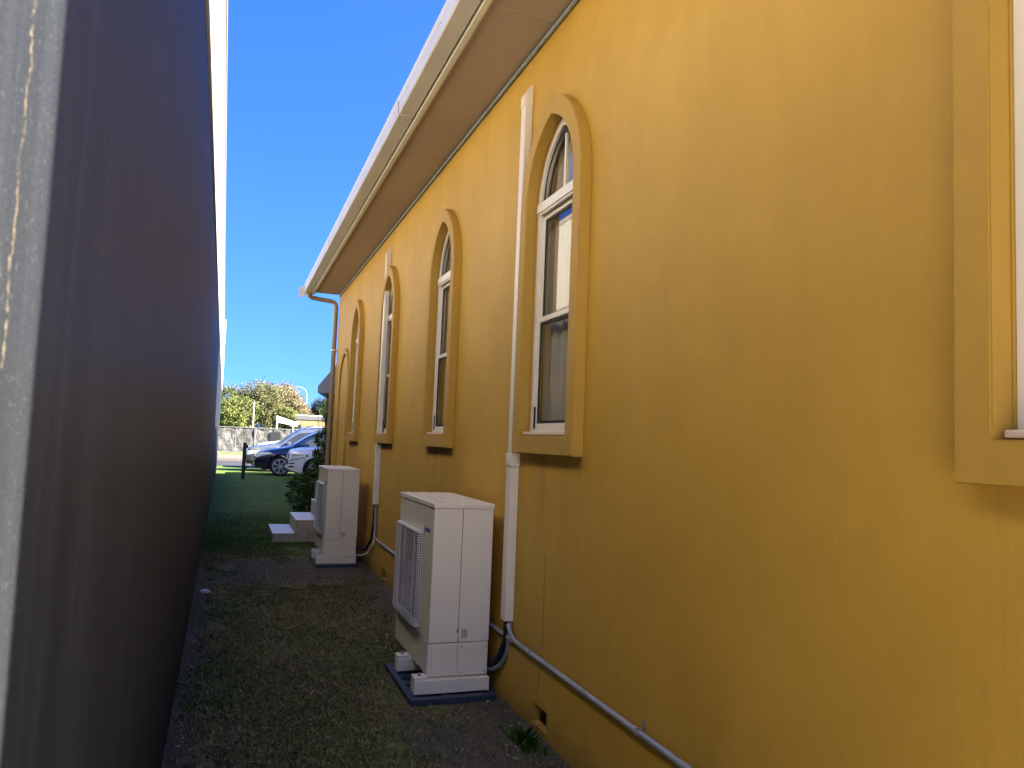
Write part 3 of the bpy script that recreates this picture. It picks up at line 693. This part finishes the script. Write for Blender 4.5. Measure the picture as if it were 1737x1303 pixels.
# pebbles
t = MB()
for q in range(420):
    if q < 160: x, y = LX(3)+.02+abs(random.gauss(0, .05)), 2.3+random.random()*6
    elif q < 330: x, y = 1.55-abs(random.gauss(0, .09)), 2.6+random.random()*5
    else: x, y = random.random()*1.4, 2.5+random.random()*6
    r_ = .003+.006*random.random()**2
    b = bmesh.new(); bmesh.ops.create_icosphere(b, subdivisions=1, radius=r_, matrix=Matrix.Translation((x, y, r_*.4+.003)) @ Matrix.Diagonal((1, .7+random.random()*.5, .6, 1))); t._add(b)
tag(t.build('pebbles', simple('pebble', (.36, .33, .28), .8, var=.3, scale=40)), 'tiny pale stones along the foot of both walls', 'stones', kind='stuff')
n = 300; a = np.clip(rng.normal(size=n)*.05, -.09, .09); b_ = np.clip(rng.normal(size=n)*.085, -.16, .16)
o = blades('weed', 1.49-abs(a), 3.62+b_, .015, .075, .0045, np.array([.07, .15, .015])*(.5+rng.random((n, 1))), .8); tag(o, 'bright green weed tuft below the rusty wall vent', 'weed')
n = 120; o = blades('weed', 1.47-np.clip(abs(rng.normal(size=n)*.04), 0, .07), 3.22+np.clip(rng.normal(size=n)*.05, -.08, .08), .015, .045, .004, np.array([.06, .12, .02])*(.5+rng.random((n, 1))), .8); tag(o, 'small sparse weed at the wall foot nearest the camera', 'weed')
# litter
t = MB(); b = bmesh.new(); bmesh.ops.create_icosphere(b, subdivisions=3, radius=.035)
for v in b.verts: v.co *= .6+.8*random.random(); v.co.z *= .45
for v in b.verts: v.co += Vector((-.125, 7.62, .022))
t._add(b); tag(t.build('paper_scrap', 'litter'), 'crumpled pale scrap at the foot of the dark wall', 'litter')

# ------------------------------------------------------------------ next building with stone wall
nb = thing('stone_building', 'next building with stacked pale stone wall and steep pale metal eave', 'building', (2.1, 19, 0))
def NP(o): o.location = (-1.9, -19, 0); return o
nb.location = (1.9, 19, 0); nb.rotation_euler = (0, 0, R(-11))
def stonem():
    m, nt, p = newmat('stacked_stone'); L = nt.links
    v = nt.nodes.new('ShaderNodeTexVoronoi'); v.inputs['Scale'].default_value = 1; L.new(geo(nt, (4, 4, 11)), v.inputs['Vector'])
    L.new(ramp(nt, v.outputs['Color'], [(.1, (.12, .08, .045)), (.5, (.20, .145, .09)), (.9, (.34, .27, .19))]), p.inputs['Base Color'])
    p.inputs['Roughness'].default_value = .9; bump(nt, p, v.outputs['Distance'], 1, .03); return m
MAT['stone'] = stonem()
t = MB(); t.box(2.13, 9, 19.3, 26.8, -.1, 2.6)  # far end lengthened out of view to shade the lawn and cars
for k in range(26):
    z = k*.1; t.box(2.13-.02-.035*random.random(), 2.2, 19.27-.02*random.random(), 26.7, z+.003, z+.097)
NP(t.build('wall', 'stone', nb))
sl_ = 1.35
t = MB()
t.prism([(1.90, 19.0, 2.50), (1.90, 19.0, 2.66), (3.1, 19.0, 2.66+1.2*sl_), (8.2, 19.0, 2.66+1.2*sl_), (9.6, 19, 2.5)], (0, 8.2, 0)); NP(t.build('roof', 'white_blue', nb))

# ------------------------------------------------------------------ bollard post
bp = thing('bollard_post', 'dark square timber post standing in the lawn before the cars', 'bollard', (.46, 26.2, 0))
MB().box(-.055, .055, -.055, .055, 0, 1.17, .006).build('post', 'post', bp)
t = MB(); t.box(.055, .10, -.03, .03, .98, 1.10, .005); t.tube([(.055, 0, .35), (.085, 0, .35), (.095, 0, .45)], .02, 8); t.build('hinge', 'trim', bp)

# ------------------------------------------------------------------ cars (front towards -x)
def car(label, loc, paintm, top, L=4.6, W=.92, wr=.345, wx=(.86, 3.58), belt=.98, group='cars parked nose out beside the lawn', dark_low=True, snorkel=False, name='parked_car'):
    c = thing(name, label, 'car', loc, group)
    tx = [p[0] for p in top]; tz = [p[1] for p in top]
    def T(x): return float(np.interp(x, tx, tz))
    def wsc(x):
        s = 1.0
        if x < .75: s -= .20*(1-x/.75)**2.2
        if x > L-.6: s -= .14*((x-(L-.6))/.6)**2
        return s
    def bot(x):
        z = .24+max(0, (.35-x))*.35+max(0, x-(L-.4))*.3
        for a in wx:
            r = wr+.055; d = abs(x-a)
            if d < r: z = max(z, wr+math.sqrt(r*r-d*d))
        return z
    def sec(x):
        tp = T(x); b = min(belt, tp-.05); s = wsc(x); z0 = min(bot(x), b-.12)
        if tp > belt+.14:
            k = min(1, (tp-belt)/.6); return [(W*.95*s, z0), (W*s, max(z0+.03, .55)), (W*.995*s, max(z0+.06, .78)), (W*.955*s, b), (W*(.955-.04*k)*s, b+.03), (W*(.93-.19*k)*s, tp-.09*k-.01), (W*(.84-.22*k)*s, tp-.015), (0, tp+.03)]
        return [(W*.95*s, z0), (W*s, max(z0+.03, .55)), (W*.99*s, max(z0+.06, min(.78, b-.04))), (W*.955*s, b), (W*.92*s, b+.02), (W*.82*s, tp-.015), (W*.6*s, tp), (0, tp+.02)]
    def sy(x, z):
        p = sec(x); return float(np.interp(z, [q[1] for q in p[:6]], [q[0] for q in p[:6]]))
    xs_ = sorted(set([0, .02, .06, .12, .2, L-.12, L-.04, L]+[round(.3+i*.07, 3) for i in range(int((L-.5)/.07))]))
    t = MB(); rows = []
    for x in xs_:
        p = sec(x); full = [(-y, z) for y, z in p[:-1]]+[(0, p[-1][1])]+[(y, z) for y, z in p[:-1]][::-1]
        rows.append([t.bm.verts.new((x, y, z)) for y, z in full])
    for i in range(len(rows)-1):
        for k in range(len(rows[0])-1): t.bm.faces.new((rows[i][k], rows[i+1][k], rows[i+1][k+1], rows[i][k+1]))
    t.bm.faces.new(rows[0]); t.bm.faces.new(rows[-1][::-1])
    bd = t.build('body', paintm, c, True); bd.data.set_sharp_from_angle(angle=R(60))
    MB().box(.25, L-.25, -W*.8, W*.8, .22, .6).build('underbody', 'trim', c)
    def patch(name, m, f, nu, nv, par=c):
        t = MB(); g_ = [[t.bm.verts.new(f(i/nu, j/nv)) for j in range(nv+1)] for i in range(nu+1)]
        for i in range(nu):
            for j in range(nv): t.bm.faces.new((g_[i][j], g_[i+1][j], g_[i+1][j+1], g_[i][j+1]))
        return t.build(name, m, par, True)
    # windscreen base and roof start
    xb = next(x for x, z in top if z >= belt+.06); ib = tx.index(xb); xr = tx[ib+2] if len(tx) > ib+2 else xb+.8
    def ws(u, v):
        x = xb+.06+(xr-xb-.05)*u; p = sec(x); yy = (p[5][0]-.04)*(2*v-1); z = T(x)+.028-.02*abs(2*v-1)**2; return (x-.012, yy*.97, z)
    patch('windscreen', 'carglass', ws, 10, 8)
    for s in (-1, 1):
        for nm, xa, xe in (('side_window', xb+.45, 2.55), ('side_window', 2.62, 3.5), ('side_window', 3.57, 4.05)):
            if xe > L-.3: continue
            def sw(u, v, xa=xa, xe=xe, s=s):
                x = xa+(xe-xa)*u; hi = max(belt+.10, T(x)-.14); z = belt+.055+(hi-belt-.055)*v; return (x, s*(sy(x, z)+.008), z)
            patch(nm, 'carglass', sw, 8, 4)
        def hl(u, v, s=s):
            x = .04+.50*u; zc_ = .70+.10*u; hh = .085*(1-u*.75); z = zc_+(v-.4)*2*hh; return (x-.008, s*(sy(x, z)+.008), z)
        if not dark_low:
            def hs_(u, v, s=s):
                x = .01+.60*u; z = .70+.11*u+(v-.42)*2*.12*(1-u*.75); return (x-.005, s*(sy(x, z)+.005), z)
            patch('headlight_surround', 'trim', hs_, 8, 4)
            def sl_t(u, v, s=s):
                x = .02+.16*u; z = .42+.05*v; return (x-.006, s*(sy(x, z)+.008), z)
            patch('bumper_slot', 'trim', sl_t, 3, 2)
            def sl_u(u, v, s=s):
                x = .02+.18*u; z = .53+.04*v; return (x-.006, s*(sy(x, z)+.008), z)
            patch('bumper_slot', 'trim', sl_u, 3, 2)
        patch('headlight', 'headlight', hl, 8, 4)
        if dark_low:
            def cl(u, v, s=s):
                x = .03+.42*u; z = .30+.16*v*(1-.3*u); return (x-.008, s*(sy(x, z)+.008), z)
            patch('bumper_trim', 'trim', cl, 6, 3)
        for a in wx:
            t = MB()
            for q in range(14):
                a0, a1 = math.pi*q/14, math.pi*(q+1)/14; r0, r1 = wr+.045, wr+.085
                pt_ = [(a-math.cos(b)*r, s*(sy(min(max(a-math.cos(b)*r, 0), L), wr+math.sin(b)*r)+.012), wr+math.sin(b)*r) for b, r in ((a0, r0), (a0, r1), (a1, r1), (a1, r0))]; t.poly(pt_)
            t.build('arch_trim', 'trim', c)
            w_ = MB(); yo = s*(W-.01); yi = s*(W-.23)
            w_.tube([(a, yi, wr), (a, yi+s*.02, wr), (a, yo-s*.02, wr), (a, yo, wr)], [wr-.03, wr, wr, wr-.03], 32); wh = w_.build('wheel', 'tyre', c, True)
            r_ = MB()
            for q in range(7):
                b0 = q*2*math.pi/7; pp = []
                for rr, dd in ((.05, .30), (wr*.70, .13), (wr*.70, -.13), (.05, -.30)): pp.append((a+rr*math.cos(b0+dd), yo+s*.006, wr+rr*math.sin(b0+dd)))
                r_.poly(pp)
            n_ = 28
            for q in range(n_):
                b0, b1 = q*2*math.pi/n_, (q+1)*2*math.pi/n_
                r_.poly([(a+math.cos(b)*r, yo+s*.008, wr+math.sin(b)*r) for b, r in ((b0, wr*.66), (b0, wr*.76), (b1, wr*.76), (b1, wr*.66))])
            r_.tube([(a, yo, wr), (a, yo+s*.014, wr)], .06, 12); r_.build('rim', 'rim', wh)
        t = MB(); t.box(xb+.42, xb+.56, s*(W+.02)-.09, s*(W+.02)+.09, belt+.02, belt+.17, .03); t.build('mirror', paintm, c)
        t = MB(); t.tube([(2.1, s*W*.66, T(2.1)+.03), (2.3, s*W*.66, T(2.3)+.06), (3.7, s*W*.66, T(3.7)+.06), (3.85, s*W*.66, T(3.85)+.03)], .017, 6); t.build('roof_rail', 'trim', c)
    t = MB(); t.box(-.012, .03, -.48, .48, .50, .66, .01); gl = t.build('front_grille', 'trim', c)
    MB().box(-.018, -.012, -.5, .5, .575, .595).build('chrome_strip', 'chrome', gl)
    t = MB(); t.box(-.02, -.001, -.19, .19, .36, .46, .003); t.build('number_plate', 'offwhite', c)
    if snorkel:
        t = MB(); t.tube([(1.25, -W*.97, .95), (1.45, -W*.9, 1.15), (1.75, -W*.84, 1.62), (1.78, -W*.84, 1.78)], .035, 8); t.box(1.70, 1.84, -W*.84-.05, -W*.84+.05, 1.76, 1.93, .015); t.build('snorkel', 'trim', c)
    return c
suv = [(0, .60), (.03, .74), (.15, .84), (.5, .93), (1.05, 1.03), (1.25, 1.07), (1.75, 1.40), (2.15, 1.60), (2.7, 1.67), (3.6, 1.64), (4.1, 1.50), (4.45, 1.08), (4.56, .9), (4.6, .6)]
suv2 = [(0, .66), (.03, .82), (.12, .93), (.5, 1.01), (1.05, 1.10), (1.22, 1.14), (1.6, 1.45), (1.95, 1.68), (2.6, 1.76), (3.7, 1.73), (4.2, 1.58), (4.55, 1.15), (4.66, .95), (4.7, .6)]
suv3 = [(0, .62), (.03, .86), (.12, .98), (.45, 1.05), (.95, 1.10), (1.1, 1.13), (1.55, 1.40), (1.95, 1.58), (2.6, 1.64), (3.6, 1.60), (4.1, 1.45), (4.4, 1.08), (4.5, .9), (4.55, .6)]
car('dark navy SUV with clear headlights and seven spoke wheels, between the grey and white cars', (.86, 29.45, 0), 'navy', suv)
car('metallic grey SUV parked on the far side of the navy one', (.62, 32.4, 0), 'greyp', suv2, L=4.7, wx=(.9, 3.7), belt=1.03, wr=.36)
car('white SUV partly hidden behind the shrub, nearest of the parked cars', (1.82, 26.9, 0), 'whitep', suv3, L=4.55, wx=(.88, 3.5), belt=1.02, wr=.35, dark_low=False)
car('white four wheel drive with a black snorkel, farthest of the parked cars', (1.0, 35.2, 0), 'whitep', [(a, b+.10) for a, b in suv2], L=4.7, wx=(.9, 3.7), belt=1.1, wr=.39, snorkel=True)

# ------------------------------------------------------------------ fence panels beyond the road
def fencem():
    m, nt, p = newmat('shade_cloth'); L = nt.links
    n = nz(nt, 2.2, 6, .65, geo(nt, (1, 1, .8)), .8)
    L.new(ramp(nt, n, [(.33, (.035, .034, .033)), (.48, (.085, .082, .08)), (.64, (.16, .155, .148))]), p.inputs['Base Color']); p.inputs['Roughness'].default_value = .9
    bump(nt, p, nz(nt, 5, 4, .6, geo(nt)), 1, .1); return m
MAT['cloth'] = fencem()
FL = {-2: 'temporary fence panel hidden left of the alley view', 8: 'temporary fence panel hidden behind the church'}
fl = ['grey mesh fence panel hidden behind the dark wall', 'leftmost visible grey mesh fence panel, half behind the dark wall', 'grey mesh fence panel with a dark square patch, behind the timber post',
      'grey mesh fence panel above the car bonnets', 'grey mesh fence panel above the car roofs', 'grey mesh fence panel hidden behind the church corner']
for q in range(6):
    x0 = -2.35+q*2.4-(.9 if q < 2 else .9); f = thing('fence_panel', fl[q], 'fence', (x0, 54, .12), 'temporary fence panels along the far pavement')
    t = MB(); H = 1.72
    for a in (0.02, 2.36): t.tube([(a, 0, 0), (a, 0, H)], .022, 8)
    for z in (.08, H): t.tube([(0.02, 0, z), (2.36, 0, z)], .022, 8)
    t.tube([(1.19, .01, 0), (1.19, .01, H)], .016, 8)
    t.build('frame', 'galv', f)
    t = MB(); nx, nzv = 16, 10; V = [[t.bm.verts.new((.03+2.32*i/nx, .03+.05*math.sin(i*1.3+q)*math.sin(j*.9+q), .1+(H-.12)*j/nzv)) for j in range(nzv+1)] for i in range(nx+1)]
    for i in range(nx):
        for j in range(nzv): t.bm.faces.new((V[i][j], V[i+1][j], V[i+1][j+1], V[i][j+1]))
    t.build('cloth', 'cloth', f, True)
    if q == 2: MB().box(.95, 1.6, -.045, -.03, .95, 1.5).build('patch', 'trim', f)
    t = MB(); t.box(-.15, .25, -.3, .3, 0, .1, .02); t.build('foot', 'concrete', f)

# ------------------------------------------------------------------ lamps, sign board, low building
lp = thing('street_lamp', 'tall street lamp with a curved arm above the low roof', 'street lamp', (9.42, 108, 0))
t = MB(); t.tube([(0, 0, 0), (0, 0, 5.5), (-.02, 0, 6.9), (-.25, 0, 7.6), (-.8, 0, 7.95), (-1.7, 0, 8.02)], [.13, .10, .08, .07, .06, .06], 8); t.build('pole', 'galv', lp, True)
t = MB(); t.box(-2.45, -1.65, -.12, .12, 7.93, 8.08, .04); t.build('lamp_head', 'galv', lp)
lp = thing('light_pole', 'thin straight pale pole standing before the far trees', 'pole', (1.52, 60, 0))
MB().tube([(0, 0, 0), (-.02, 0, 3.75)], [.05, .035], 8).build('pole', 'offwhite', lp); MB().tube([(-.02, 0, 3.75), (-.02, 0, 3.83)], [.06, .04], 8).build('cap', 'galv', lp)
rb = thing('low_building', 'low building with grey fascia and tan roof behind the parked cars', 'building', (4.6, 62, 0))
MB().box(.3, 9, .5, 5, 0, 2.1).build('wall', 'offwhite', rb)
t = MB(); t.prism([(-.35, 0, 2.12), (.25, 0, 2.72), (9.2, 0, 2.72), (9.2, 0, 2.12)], (0, 5, 0)); t.build('roof', 'thatch', rb)
MB().box(.1, 9.2, -.06, .0, 2.70, 3.00).build('fascia', 'greyfas', rb); MB().box(.05, 9.25, -.08, .3, 3.00, 3.06).build('capping', 'offwhite', rb)
wb = thing('sign_board', 'blank white board on white posts left of the tan roof', 'sign', (3.15, 60, 0))
t = MB(); t.box(0, .12, 0, .1, 0, 2.85); t.box(1.2, 1.28, 0, .1, 0, 2.3); t.build('post', 'offwhite', wb)
t = MB(); t.prism([(.121, 0, 2.83), (.121, 0, 2.36), (1.6, 0, 2.12), (1.6, 0, 2.38)], (0, .08, 0)); t.build('board', 'offwhite', wb)
